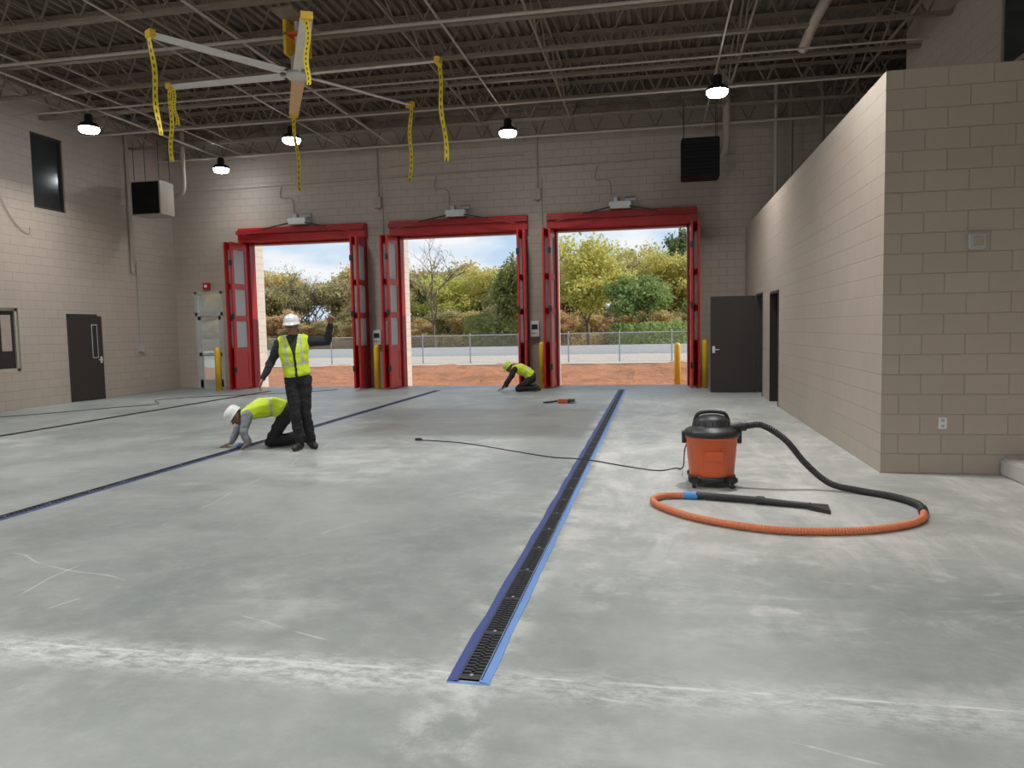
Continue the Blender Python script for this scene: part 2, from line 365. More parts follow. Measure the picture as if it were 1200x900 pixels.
def doorleaf(w,W,Hh,T,light=True):
    w.bbox(0,W,0,T,0.01,Hh,'dark',0.004,1)
    if light:
        w.box(W*0.66,W*0.84,-0.004,T+0.004,Hh*0.5,Hh*0.9,'grey'); w.box(W*0.68,W*0.82,-0.006,T+0.006,Hh*0.51,Hh*0.89,'dglass')
    for yy in (-0.05,T+0.05):
        w.cyl((W-.07,T/2,1.0),(W-.07,yy,1.0),0.012,'alu',n=8); w.cyl((W-.07,yy,1.0),(W-.19,yy,1.0),0.011,'alu',n=8); 
    w.box(W-.10,W-.04,-0.004,T+.004,0.92,1.08,'alu')
    w.box(0.02,W-0.02,-0.003,T+.003,0.02,0.25,'dark')
w=MB(); doorleaf(w,0.92,2.1,0.045)
w.obj('door_1',loc=(XL+0.02,15.95,0),rz=math.radians(80))
w=MB()
for y0,y1 in ((15.9,15.95),(16.85,16.9)): w.box(XL-.3,XL+.02,y0,y1,0,2.15,'dark')
w.box(XL-.3,XL+.02,15.9,16.9,2.1,2.15,'dark'); w.box(XL-.29,XL-.27,15.95,16.85,0,2.1,'dglass')
w.obj('trim_1')
w=MB(); doorleaf(w,1.0,2.22,0.05,False); w.obj('door_2',loc=(XR-0.02,18.0,0),rz=math.pi)
w=MB()
for y0,y1,zt in ((14.8,15.9,2.2),(16.95,18.0,2.25)):
    w.box(XR-.01,XR+.21,y0,y0+.05,0,zt,'dark');w.box(XR-.01,XR+.21,y1-.05,y1,0,zt,'dark');w.box(XR-.01,XR+.21,y0,y1,zt-.05,zt,'dark')
w.obj('trim_2')
w=MB(); doorleaf(w,1.0,2.14,0.05,False); w.obj('door_3',loc=(XR+0.12,15.86,0),rz=-math.pi/2)
w=MB(); a,b=PA,PB
for x0,x1,z0,z1 in ((a,a+.07,0,2.85),(b-.07,b,0,2.85),(a,b,2.78,2.85),(a,b,2.14,2.24)): w.box(x0,x1,YB+.0,YB+.12,z0,z1,'alu')
w.obj('trim_3')
w=MB()
for x0,x1,z0,z1 in ((a+.07,a+.16,.02,2.12),(b-.16,b-.07,.02,2.12),(a+.07,b-.07,.02,.25),(a+.07,b-.07,2.02,2.12),(a+.07,b-.07,.95,1.05)): w.box(x0,x1,YB+.03,YB+.09,z0,z1,'alu')
w.box(a+.16,b-.16,YB+.06,YB+.07,.25,2.02,'glassh'); w.box(a+.07,b-.07,YB+.06,YB+.07,2.24,2.78,'glassh')
w.cyl((a+.2,YB-.02,1.0),(b-.2,YB-.02,1.0),0.015,'alu',n=8)
w.obj('door_4')
w=MB(); w.bbox(-13.05,-12.85,YB-.09,YB-.001,2.90,3.10,'red',.01); w.ell((-12.95,YB-.1,3.0),(.05,.03,.05),'white'); w.obj('fire_alarm_strobe')

# ---------------------------------------------------- four-fold bay doors
def leaf(w,p0,d,width,h=4.15,T=0.05):
    p0=V(p0); d=V(d).normalized(); nrm=V((-d.y,d.x,0))
    def b(u0,u1,z0,z1,k,t=T):
        vs=[p0+d*u+nrm*q+V((0,0,z)) for u in (u0,u1) for q in (-t/2,t/2) for z in (z0,z1)]
        w.add(vs,[(0,1,3,2),(4,6,7,5),(0,4,5,1),(2,3,7,6),(0,2,6,4),(1,5,7,3)],k)
    st=0.12
    b(0,st,0.03,h,'red');b(width-st,width,0.03,h,'red')
    for z0,z1 in [(0.03,0.25),(1.05,1.20),(1.95,2.10),(2.85,3.00),(3.95,h)]: b(st,width-st,z0,z1,'red')
    b(st,width-st,0.25,1.05,'red',0.03)
    for z0,z1 in ((1.20,1.95),(2.10,2.85),(3.00,3.95)): b(st,width-st,z0,z1,'pane',0.012)
    for z in (0.5,2.0,3.5): b(-0.02,0.03,z,z+.15,'black',T+.03)
for c in DC:
    E=empty('folding_bay_door' ,(c,YB,0))
    w=MB()
    for s in (-1,1):
        leaf(w,(s*(HW+0.11),-0.06,0),(s*0.10,-1,0),0.86)
        leaf(w,(s*(HW+0.03),-0.90,0),(-s*0.01,1,0),0.80)
    w.obj('leaves',E)
    w=MB()
    w.bbox(-1.93,1.93,-.22,-.001,4.2,4.6,'red',.01,1)
    w.box(-1.93,1.93,-.32,-.22,4.42,4.52,'redd')
    for s in (-1,1):
        x0,x1=sorted((s*HW,s*(HW+.15))); w.box(x0,x1,-.05,-.001,0,4.2,'red')
        x0,x1=sorted((s*(HW),s*(HW-.05))); w.box(x0,x1,0,.3,0,4.2,'redd')
    w.box(-HW,HW,0,.3,4.14,4.2,'redd')
    w.obj('frame',E)
    w=MB()
    w.bbox(-.28,.28,-.42,-.08,4.62,4.8,'alu',.02); w.cyl((-.1,-.25,4.78),(-.1,-.25,4.92),.09,'galv'); w.cyl((.12,-.25,4.86),(.38,-.25,4.86),.07,'galv')
    for s in (-1,1): w.beam((s*.25,-.4,4.66),(s*.95,-.55,4.5),.05,.03,'black'); w.beam((s*.95,-.55,4.5),(s*1.65,-.5,4.35),.04,.03,'redd')
    w.obj('operator',E)
for x,y in ((-12.1,19.2),(-7.5,19.5),(-2.93,19.5),(1.2,19.4),(-8.45,21.5),(-3.75,21.5),(0.6,21.5)):
    w=MB(); z0=0 if y<YB else -0.12
    w.lathe((0,0,z0),[(0,0),(.085,0),(.085,1.12),(.08,1.16),(.06,1.2),(.03,1.22),(0,1.225)],'yellow',20)
    w.obj('yellow_bollard',loc=(x,y,0))
w=MB()
for x,z in ((-3.2,1.35),(-7.7,1.2)):
    w.bbox(x-.12,x+.12,YB-.14,YB-.001,z,z+.42,'white',.01,1); w.box(x-.08,x+.08,YB-.15,YB-.14,z+.2,z+.33,'black')
    for i in range(3): w.cyl((x-.06+.06*i,YB-.165,z+.1),(x-.06+.06*i,YB-.14,z+.1),.018,('red','black','yellow')[i],n=10)
w.obj('door_control_box')

# ---------------------------------------------------- heaters
def heater(loc,rz=0,side='cond'):
    w=MB(); w.bbox(-.42,.42,-.3,.3,0,.88,side,.02)
    w.box(-.39,.39,-.312,-.298,.03,.85,'heatd')
    for i in range(9): w.box(-.37,.37,-.335,-.31,.08+i*.08,.09+i*.08,'heatd',rot=Matrix.Rotation(.9,3,'X'))
    w.cyl((.1,.3,.6),(.1,.55,.6),.09,'galv')
    for x in (-.36,.36):
        for y in (-.22,.22): w.cyl((x,y,.85),(x,y,6.66-loc[2]),.008,'black',n=6)
    return w.obj('unit_heater',loc=loc,rz=rz)
heater((-13.0,18.0,4.72),side='cond'); heater((1.02,18.0,4.9),side='heatd')
w=MB(); w.tube(catmull([(1.17,18.57,5.5),(1.45,18.6,5.5),(1.62,18.5,5.7),(1.65,18.5,6.2),(1.65,18.5,7.45)],8),.09,'cond',12); w.obj('heater_flue_pipe')
w=MB(); w.tube(catmull([(-12.9,18.57,5.3),(-12.7,18.6,5.32),(-12.5,18.6,5.5),(-12.48,18.6,6.2),(-12.48,18.6,7.45)],8),.06,'cond',12); w.obj('heater_flue_pipe')

# ---------------------------------------------------- high bay lights
def hibay(x,y,z=6.08,P=110):
    E=empty('high_bay_light',(x,y,z)); w=MB()
    w.lathe((0,0,0),[(.20,.0),(.215,.0),(.22,.03),(.20,.06),(.12,.08),(.09,.10),(.09,.26),(.06,.30),(0,.30)],'black',24)
    for i in range(12):
        a=i*math.pi/6; w.beam((.09*math.cos(a),.09*math.sin(a),.09),(.17*math.cos(a),.17*math.sin(a),.07),.01,.05,'black')
    w.cyl((0,0,.25),(0,0,6.62-z),.012,'steell',n=8); w.lathe((0,0,0),[(.205,.015),(.20,-.05),(.17,-.09),(.09,-.11),(0,-.115)],'lampglow',24)
    w.obj('fixture',E)
    l=bpy.data.lights.new('lamp','AREA'); l.shape='DISK'; l.size=.34; l.energy=P; l.color=(1.0,.99,.97); l.spread=math.radians(135)
    o=bpy.data.objects.new('lamp',l); COL.objects.link(o); o.parent=E; o.location=(0,0,-.13)
for x,y,p in ((-12.0,14.6,85),(-8.3,16.6,75),(-11.6,19.0,10),(-3.3,17.3,65),(1.2,15.4,90),(1.0,8.5,115),(-3.3,8.5,100),(-8.3,8.5,95),(-12.2,7.5,110),(1.2,1.5,125),(-3.3,1.5,110),(-8.3,1.5,110),(-12.2,0.5,110),(1.2,-4.5,110),(-3.3,-4.5,90),(-8.3,-4.5,90)):
    hibay(x,y,P=p)

# ---------------------------------------------------- ceiling fan
FC=V((-5.70,11.75,5.77)); E=empty('ceiling_fan',FC)
w=MB()
w.lathe((0,0,0),[(0,-.07),(.16,-.07),(.2,-.04),(.2,.03),(.14,.05),(.12,.10),(.12,.28),(.06,.32),(.045,.34),(.045,.62)],'fan',28)
w.box(-.16,.16,-.16,.16,.60,.64,'orange'); w.box(-.17,-.12,-.16,.16,.3,.84,'yellow'); w.box(.12,.17,-.16,.16,.3,.84,'yellow')
w.cyl((0,0,.62),(0,0,.95),.05,'fan'); w.box(-.18,.18,-.5,.5,.84,.89,'steel')
w.obj('motor_hub',E)
TIP=[]
for i in range(6):
    a=math.radians(-61+60*i); d=V((math.cos(a),math.sin(a),0)); sd=V((-math.sin(a),math.cos(a),0)); R=2.38
    k='fanw' if i==0 else ('fano' if i==3 else 'fan')
    w=MB(); prof=[(-.10,.0),(-.055,.018),(.02,.024),(.10,.004),(.02,-.006),(-.055,-.008)]
    pt=math.radians(9); vs=[]
    for r in (.30,R):
        sc=1.08 if r<1 else .9
        for u,z in prof:
            q=u*math.cos(pt)-z*math.sin(pt); zz=u*math.sin(pt)+z*math.cos(pt); vs.append(d*r+sd*q*sc+V((0,0,zz*sc)))
    n=6; w.add(vs,[(j,(j+1)%n,n+(j+1)%n,n+j) for j in range(n)]+[tuple(range(n))[::-1],tuple(range(n,2*n))],k)
    w.beam(d*.12,d*.42,.05,.02,'fan')
    w.obj('blade_%d'%(i+1),E)
    w=MB(); c=d*R
    w.add([c+sd*s*.08+d*q+V((0,0,z)) for s in (-1,1) for q in (-.05,.035) for z in (-.035,.06)],[(0,1,3,2),(4,6,7,5),(0,4,5,1),(2,3,7,6),(0,2,6,4),(1,5,7,3)],'yellow')
    w.obj('tip_%d'%(i+1),E); TIP.append(FC+c)
w=MB()
LEN=[.85,1.5,1.35,1.4,1.2,1.35]
def ribbon(w,p,L_,wd=.07,drift=(.1,.0),ph=0.0):
    vs=[];n=26
    for i in range(n+1):
        t=i/n; a=.35+.55*math.sin(t*6+ph); q=V((math.cos(a),math.sin(a),0))*wd/2
        c=V(p)+V((drift[0]*t*L_+.02*math.sin(t*9+ph),drift[1]*t*L_,-t*L_)); vs+=[c-q,c+q]
    w.add(vs,[(2*i,2*i+1,2*i+3,2*i+2) for i in range(n)],'tapey')
    for i in range(1,n,2):
        a_,b_=vs[2*i],vs[2*i+1]; c_,d_=vs[2*i+2],vs[2*i+3]; nn=(b_-a_).cross(c_-a_).normalized()*.002
        for sgn in (-1,1):
            l=lambda p,q,t:p.lerp(q,t)+nn*sgn
            w.add([l(a_,b_,.35),l(a_,b_,.6),l(c_,d_,.6),l(c_,d_,.35)],[(0,1,2,3)],'black')
for i,t in enumerate(TIP):
    ribbon(w,t+V((0,0,-.036)),LEN[i],drift=(.06 if i%2 else -.03,.0),ph=i*1.1-.6)
ribbon(w,TIP[4]+V((0.04,0,-.036)),.6,ph=.4)
w.obj('caution_tape')

# ---------------------------------------------------- trench drains
def drain(x,y0,y1,tape=True,tw=.045,ks=('blue','blue_lit')):
    w=MB(); hw=.052
    w.box(x-hw,x+hw,y0,y1,0.0005,0.002,'rubber')
    for s in (-1,1): w.box(x+s*hw-.006,x+s*hw+.006,y0,y1,0,0.009,'grate')
    y=y0
    while y<y1:
        w.box(x-hw,x+hw,y,y+.017,.0015,.008,'grate'); y+=.033 if tw>.04 else .05
    y=y0
    while y<y1: w.box(x-hw,x+hw,y,y+.03,.0015,.0085,'grate'); w.cyl((x,y+.04,.006),(x,y+.04,.0095),.009,'galv',n=8); y+=.5
    w.box(x-.008,x+.008,y0,y1,.0015,.008,'grate')
    w.obj('trench_drain')
    if tape:
        w=MB()
        for s,k in ((-1,ks[0]),(1,ks[1])):
            vs=[];n=60
            for i in range(n+1):
                y_=y0-.02+(y1-y0+.04)*i/n; e=.004*math.sin(i*1.7+s)+random.uniform(-.003,.003)
                i0=x+s*(hw-.004); o0=x+s*(hw+tw*(1.15 if s<0 else .9)+e); vs+=[(i0,y_,.0095),(o0,y_,.003),(o0+s*.0005,y_,0.0)]
            fs=[]
            for i in range(n):
                for j in (0,1):
                    q=(3*i+j,3*i+j+1,3*i+4+j,3*i+3+j); fs.append(q if s>0 else q[::-1])
            w.add(vs,fs,k)
        w.box(x-hw-tw,x+hw+tw,y0-.03,y0-.012,0,.003,'blue_lit')
        w.obj('masking_tape')
drain(-0.82,3.13,18.9); drain(-5.62,1.5,18.9,tw=.03,ks=('blue','blue')); drain(-10.4,1.5,18.9,False)

w=MB(); w.bbox(3.04,3.20,8.19,8.239,2.25,2.41,'grey',.008,1); w.bbox(3.08,3.16,8.17,8.19,2.29,2.37,'cond',.004,1); w.obj('wall_sensor')
w=MB(); w.bbox(2.81,2.89,8.228,8.239,.46,.58,'white',.003,1); w.box(2.835,2.865,8.226,8.229,.475,.505,'grey'); w.box(2.835,2.865,8.226,8.229,.535,.565,'grey'); w.obj('wall_outlet')

# ---------------------------------------------------- shop vacuum
E=empty('shop_vacuum',(0.53,7.5,0),0)
w=MB()
w.lathe((0,0,0),[(0,.07),(.19,.07),(.205,.09),(.215,.14),(.245,.46),(.255,.465),(.255,.49),(.25,.495)],'orange',48)
for a in range(12):
    t=a*math.pi/6; w.beam((.207*math.cos(t),.207*math.sin(t),.12),(.236*math.cos(t),.236*math.sin(t),.42),.012,.012,'orange')
w.box(-.09,.09,-.238,-.226,.27,.36,'orange',rot=Matrix.Rotation(.09,3,'X'))
w.obj('drum',E)
w=MB()
w.lathe((0,0,0),[(.25,.485),(.265,.49),(.268,.52),(.255,.54),(.235,.555),(.19,.575),(.175,.59),(.17,.63),(.14,.665),(.08,.685),(0,.69)],'black',48)
for a in range(16):
    t=a*math.pi/8; w.beam((.176*math.cos(t),.176*math.sin(t),.585),(.166*math.cos(t),.166*math.sin(t),.63),.008,.015,'rubber')
w.tube(catmull([(-.16,0,.63),(-.12,0,.70),(0,0,.72),(.12,0,.70),(.16,0,.63)],8),.018,'black',10)
w.cyl((.12,-.03,.56),(.285,-.03,.58),.042,'black',n=20); w.cyl((.26,-.03,.577),(.32,-.03,.583),.048,'black',n=20)
for s in (-1,1): w.bbox(s*.262-.02,s*.262+.02,-.03,.03,.41,.53,'black',.008,1)
w.obj('lid',E)
w=MB()
w.lathe((0,0,0),[(0,.05),(.215,.05),(.225,.06),(.225,.10),(.20,.11)],'black',40)
for a in (45,135,225,315):
    t=math.radians(a); c=V((.25*math.cos(t),.25*math.sin(t),0))
    w.bbox(c.x-.05,c.x+.05,c.y-.05,c.y+.05,.055,.11,'black',.012,2)
    w.cyl((c.x-.015,c.y,.033),(c.x+.015,c.y,.033),.033,'rubber',n=20); w.box(c.x-.022,c.x-.016,c.y-.02,c.y+.02,.03,.07,'grey'); w.box(c.x+.016,c.x+.022,c.y-.02,c.y+.02,.03,.07,'grey')
w.obj('caster_base',E)
def hose(P,r,k,pitch=.022):
    pts=catmull(P,20); acc=[0]
    for i in range(1,len(pts)): acc.append(acc[-1]+(pts[i]-pts[i-1]).length)
    Lt=acc[-1]; m=int(Lt/(pitch/2)); out=[];j=0
    for i in range(m+1):
        s=Lt*i/m
        while j<len(acc)-2 and acc[j+1]<s: j+=1
        t=(s-acc[j])/max(1e-6,acc[j+1]-acc[j]); out.append(pts[j].lerp(pts[j+1],min(1,t)))
    w=MB(); w.tube(out,[r if i%2 else r-.005 for i in range(len(out))],k,14,False); return w
rr=.032
P=[(.85,7.47,.583),(1.0,7.44,.59),(1.2,7.40,.46),(1.38,7.38,.24),(1.58,7.32,.07),(1.80,7.2,rr),(2.02,6.98,rr),(2.13,6.72,rr),(2.12,6.5,rr)]
w=hose(P,rr,'rubber'); E2=empty('vacuum_hose',(0,0,0)); w.obj('black_hose',E2)
w=MB(); w.tube([(2.125,6.53,rr),(2.09,6.40,rr)],.037,'black',16); w.obj('coupler',E2)
P=[(2.10,6.42,rr),(2.0,6.17,rr),(1.78,5.95,rr),(1.40,5.77,rr),(.85,5.74,rr),(.35,6.0,rr),(.06,6.35,rr),(-.03,6.62,rr),(.06,6.80,rr),(.27,6.84,rr)]
w=hose(P,.030,'orangeh'); w.obj('orange_hose',E2)
w=MB(); w.tube([(.24,6.845,rr),(.36,6.83,rr)],.036,'bluec',16); 
w.tube([(.35,6.832,.036),(.42,6.82,.036),(.84,6.70,.036),(.86,6.69,.038),(.90,6.68,.038),(.92,6.67,.032),(1.25,6.56,.03),(1.27,6.555,.03)],[.035,.032,.030,.037,.037,.029,.026,.03],'black',16)
vs=[(1.25,6.60,.045),(1.24,6.52,.045),(1.24,6.52,.012),(1.25,6.60,.012),(1.42,6.62,.03),(1.39,6.38,.03),(1.39,6.38,.0),(1.42,6.62,.0)]
w.add(vs,[(0,1,2,3)[::-1],(4,5,6,7),(0,1,5,4),(1,2,6,5),(2,3,7,6),(3,0,4,7)],'black')
w.obj('wand',E2)
w=MB(); c=.006
w.tube(catmull([(.40,7.78,.50),(.30,7.95,.30),(.28,8.15,.05),(.2,8.3,c),(.02,8.15,c),(-.3,8.35,c),(-.7,8.66,c+.006),(-.95,8.80,c+.006),(-1.3,8.95,c),(-2.0,9.5,c),(-2.6,9.95,c),(-3.0,10.12,c),(-3.3,10.2,c)],10),.007,'rubber',8)
w.bbox(-3.38,-3.29,10.17,10.23,0,.035,'rubber',.008,1)
w.obj('power_cord')
w=MB(); w.tube(catmull([(-13.8,12.2,c),(-12.8,13.0,c),(-11.8,14.6,c),(-11.3,15.4,c),(-12.0,16.4,c),(-11.2,17.4,c),(-9.6,18.2,c),(-8.6,19.3,c)],10),.008,'rubber',6); w.obj('power_cord')
w=MB()
w.bbox(-2.02,-1.80,15.46,15.56,.0,.09,'orange',.02); w.cyl((-1.8,15.51,.05),(-1.66,15.50,.05),.045,'black'); w.cyl((-1.69,15.5,.02),(-1.69,15.5,.035),.07,'galv')
w.cyl((-1.75,15.51,.05),(-1.78,15.62,.06),.018,'black'); w.tube(catmull([(-2.02,15.51,.05),(-2.15,15.5,.03),(-2.25,15.53,.02),(-2.32,15.5,.012)],6),.02,'black'); 
w.obj('angle_grinder')

# ------------------------------------------------------------------ people
def ico(c,r,rot=None,sub=2):
    bm=bmesh.new(); bmesh.ops.create_icosphere(bm,subdivisions=sub,radius=1)
    r=(r,r,r) if isinstance(r,(int,float)) else r; R=rot or Matrix.Identity(3)
    o=[V(c)+R@V((v.co.x*r[0],v.co.y*r[1],v.co.z*r[2])) for v in bm.verts]; bm.free(); return o
M['skin']=mat('skin',(0.27,0.13,0.08),0.55,var=.05)
M['eye']=mat('eye_dark',(0.02,0.015,0.012),0.2)
M['eyew']=mat('eye_white',(0.5,0.48,0.45),0.3)
M['lip']=mat('lips',(0.22,0.08,0.06),0.5)
M['hair']=mat('black_hair',(0.012,0.010,0.009),0.6)
M['navy']=mat('dark_shirt',(0.018,0.019,0.024),0.85)
M['blackcloth']=mat('black_trousers',(0.016,0.016,0.018),0.85)
M['greycloth']=mat('grey_sweatshirt',(0.25,0.26,0.28),0.9)
M['boot']=mat('work_boot',(0.025,0.018,0.013),0.6)
M['hiviz']=mat('hi_vis_fabric',(0.60,0.76,0.03),0.75,emit=(0.6,0.8,0.02),estr=0.04)
M['refl']=mat('reflective_stripe',(0.52,0.54,0.50),0.35)
M['hatw']=mat('white_hard_hat',(0.80,0.80,0.78),0.3)
M['haty']=mat('lime_hard_hat',(0.50,0.70,0.06),0.35)

def hullmesh(hulls):
    vs=[];fs=[]
    for pts in hulls:
        bm=bmesh.new()
        for p in pts: bm.verts.new(p)
        r=bmesh.ops.convex_hull(bm,input=bm.verts[:])
        dead=[g for g in set(r['geom_interior'])|set(r['geom_unused']) if isinstance(g,bmesh.types.BMVert) and g.is_valid]
        if dead: bmesh.ops.delete(bm,geom=dead,context='VERTS')
        bmesh.ops.recalc_face_normals(bm,faces=bm.faces[:]); bm.verts.index_update()
        o=len(vs); vs+=[v.co[:] for v in bm.verts]; fs+=[tuple(v.index+o for v in f.verts) for f in bm.faces]; bm.free()
    return vs,fs
def remesh(vs,fs,vox,it):
    me=bpy.data.meshes.new('t'); me.from_pydata(vs,[],fs); ob=bpy.data.objects.new('t',me); COL.objects.link(ob)
    m=ob.modifiers.new('r','REMESH'); m.mode='VOXEL'; m.voxel_size=vox
    m=ob.modifiers.new('s','SMOOTH'); m.factor=.5; m.iterations=it
    dg=bpy.context.evaluated_depsgraph_get(); me2=bpy.data.meshes.new_from_object(ob.evaluated_get(dg)); bpy.data.objects.remove(ob); return me2
def folds(me,amp,keep=None):
    ns=[v.normal.copy() for v in me.vertices]
    ok=None
    if keep is not None:
        ok=[False]*len(me.vertices)
        for p in me.polygons:
            if p.material_index in keep:
                for v in p.vertices: ok[v]=True
    for i,v in enumerate(me.vertices):
        if ok is not None and not ok[i]: continue
        c=v.co; f=noise.noise(V((c.x*7,c.y*7,c.z*13)))+.5*noise.noise(V((c.x*18+3,c.y*18,c.z*26)))
        v.co=c+ns[i]*f*amp
def person(name,loc,rz,J,shirt,hat,pants='blackcloth',hand='skin'):
    E=empty(name,loc,rz)
    S=(V(J['shR'])-V(J['shL'])).normalized()
    pel,wa,ch,nk=V(J['pelvis']),V(J['waist']),V(J['chest']),V(J['neck'])
    def tf(up):
        up=up.normalized(); s=(S-up*S.dot(up)).normalized(); fb=up.cross(s); return Matrix((s,fb,up)).transposed()
    Rp=tf(wa-pel); Rw=tf(ch-pel); Rc=tf(nk-wa)
    hulls=[];prims=[]
    def H(parts,label,seg):
        pts=[p for q in parts for p in q]; hulls.append(pts); prims.append((label,)+seg)
    def cap(a,ra,b,rb,label): H([ico(a,ra),ico(b,rb)],label,(V(a),ra,V(b),rb))
    hl,hr=V(J['hipL']),V(J['hipR'])
    H([ico(pel,(.165,.12,.10),Rp),ico(hl,.09),ico(hr,.09)],'pants',(pel-Rp.col[0]*.08,.11,pel+Rp.col[0]*.08,.11))
    H([ico(pel+(wa-pel)*.35,(.16,.12,.08),Rp),ico(wa,(.15,.115,.08),Rw)],'shirt',(pel+(wa-pel)*.6,.11,wa,.12))
    H([ico(wa,(.15,.115,.08),Rw),ico(ch,(.175,.125,.12),Rc)],'shirt',(wa,.12,ch,.13))
    sl,sr=V(J['shL']),V(J['shR'])
    H([ico(ch,(.175,.125,.12),Rc),ico(sl*.8+nk*.2,.07),ico(sr*.8+nk*.2,.07),ico(nk-(nk-ch).normalized()*.04,.065)],'shirt',(sl*.7+ch*.3,.09,sr*.7+ch*.3,.09))
    hd=V(J['head']); fw=V(J['face']).normalized(); up=V(J['headup']).normalized(); up=(up-fw*up.dot(fw)).normalized(); hs=fw.cross(up)
    RH=Matrix((hs,fw,up)).transposed()
    cap(nk,.062,hd-up*.06-fw*.01,.055,'skin')
    cap(nk-(nk-ch).normalized()*.01,.076,nk+(hd-nk).normalized()*.02,.066,'shirt')
    H([ico(hd+up*.035-fw*.012,(.079,.097,.088),RH),ico(hd-up*.045+fw*.03,(.055,.057,.055),RH)],'skin',(hd+up*.03,.085,hd-up*.04+fw*.02,.06))
    H([ico(hd-up*.085+fw*.055,(.028,.02,.018),RH),ico(hd-up*.03,(.066,.06,.03),RH)],'skin',(hd-up*.08+fw*.05,.02,hd-up*.04,.05))
    H([ico(hd+up*.018+fw*.088,(.007,.007,.008),RH),ico(hd-up*.022+fw*.104,(.014,.013,.010),RH)],'skin',(hd+fw*.09,.008,hd-up*.02+fw*.1,.012))
    H([ico(hd+up*.032+fw*.082+hs*.045,.012),ico(hd+up*.032+fw*.088-hs*.045,.012)],'skin',(hd+up*.03+fw*.085,.012,hd+up*.031+fw*.085,.012))
    for s in (-1,1):
        H([ico(hd+hs*s*.081+up*.02-fw*.01,(.008,.018,.022),RH),ico(hd+hs*s*.079-up*.02-fw*.005,(.007,.010,.012),RH)],'skin',(hd+hs*s*.083+up*.02,.012,hd+hs*s*.083-up*.02,.012))
    H([ico(hd-fw*.05-up*.02,(.074,.055,.055),RH),ico(hd-fw*.045+up*.03,(.08,.06,.06),RH)],'hair',(hd-fw*.06-up*.03,.055,hd-fw*.06+up*.03,.06))
    for sd in 'LR':
        sh,el,wr=V(J['sh'+sd]),V(J['el'+sd]),V(J['wr'+sd])
        cap(sh,.074,el,.058,'shirt'); cap(el,.058,wr+(el-wr).normalized()*.02,.042,'shirt')
        cap(wr+(el-wr).normalized()*.04,.028,wr,.026,hand)
        d=V(J['hd'+sd]).normalized(); n=V(J['pn'+sd]); n=(n-d*n.dot(d)).normalized()
        tt=V(J['th'+sd]); t=(tt-d*tt.dot(d)); t=(t-n*t.dot(n)).normalized()
        curl=J.get('curl'+sd,.5)
        H([ico(wr+t*.018,.017),ico(wr-t*.018,.017),ico(wr+d*.085+t*.032,.014),ico(wr+d*.08-t*.034,.013)],hand,(wr,.03,wr+d*.08,.03))
        for i,(o,L_) in enumerate(((.036,.074),(.012,.083),(-.012,.077),(-.035,.06))):
            p=wr+d*.085+t*o; a=curl*.6
            dr=(d+t*(.12*(1.5-i))).normalized()
            for q,l in enumerate((.45,.32,.25)):
                dd=(dr*math.cos(a)+n*math.sin(a)); p2=p+dd*L_*l; cap(p,.0098-q*.0008,p2,.009-q*.0008,hand); p=p2; a+=curl
        p=wr+d*.025+t*.028; dd=(t*.8+d*.75+n*.25).normalized(); p2=p+dd*.045; cap(p,.015,p2,.0115,hand)
        dd=(t*(.9 if J.get('thumbup'+sd) else .3)+d*.9+n*.2).normalized(); p3=p2+dd*.036; cap(p2,.0115,p3,.0095,hand)
        hp,kn,an,to=V(J['hip'+sd]),V(J['kn'+sd]),V(J['an'+sd]),V(J['toe'+sd])
        cap(hp,.106,kn,.074,'pants'); md=kn.lerp(an,.35); cb=V(J.get('calf',(0,.015,0))); cap(kn,.074,md+cb,.074,'pants'); cap(md+cb,.074,an,.062,'pants')
        fd=(to-an); up_=V(J['sole'+sd]).normalized() if 'sole'+sd in J else V((0,0,-1))
        heel=an+up_*.045-(fd-up_*fd.dot(up_)).normalized()*.035
        H([ico(an,.050),ico(heel,.042),ico(an+up_*.05+(fd-up_*fd.dot(up_)).normalized()*.03,.038)],'boot',(an+up_*.03,.055,heel,.05))
        H([ico(heel+(to-heel)*.25,.044),ico(to,.037),ico(to-up_*.008+(heel-to)*.12,.047)],'boot',(heel+(to-heel)*.2,.05,to,.045))
    vs,fs=hullmesh(hulls)
    me=remesh(vs,fs,.0062,4); me.name='body'
    labmat={'skin':'skin','hair':'hair','shirt':shirt,'pants':pants,'boot':'boot',hand:hand}
    keys=list(dict.fromkeys(labmat.values())); me.materials.clear()
    for k in keys: me.materials.append(M[k])
    n=len(me.polygons); C=np.zeros(n*3); me.polygons.foreach_get('center',C); C=C.reshape(-1,3)
    best=np.full(n,1e9); idx=np.zeros(n,int)
    for lab,a,ra,b,rb in prims:
        a=np.array(a);b=np.array(b); ab=b-a; t=np.clip(((C-a)@ab)/max(1e-9,ab@ab),0,1)
        dist=np.linalg.norm(C-(a+t[:,None]*ab),axis=1)-(ra+(rb-ra)*t); k=keys.index(labmat[lab])
        mk=dist<best; best[mk]=dist[mk]; idx[mk]=k
    me.polygons.foreach_set('material_index',idx.astype(np.int32)); me.polygons.foreach_set('use_smooth',[True]*n)
    folds(me,.012,(keys.index(shirt),keys.index(pants)))
    ob=bpy.data.objects.new('body',me); COL.objects.link(ob); ob.parent=E
    w=MB()
    for s in (-1,1):
        w.ell(hd+hs*s*.032+up*.012+fw*.084,(.013,.008,.006),'eyew',RH,2); w.ell(hd+hs*s*.032+up*.012+fw*.0905,(.006,.003,.006),'eye',RH,2)
        w.ell(hd+hs*s*.032+up*.034+fw*.094,(.018,.005,.004),'hair',RH,2)
    w.ell(hd-up*.052+fw*.088,(.022,.006,.006),'lip',RH,2)
    w.obj('face_features',E)
    e=.022
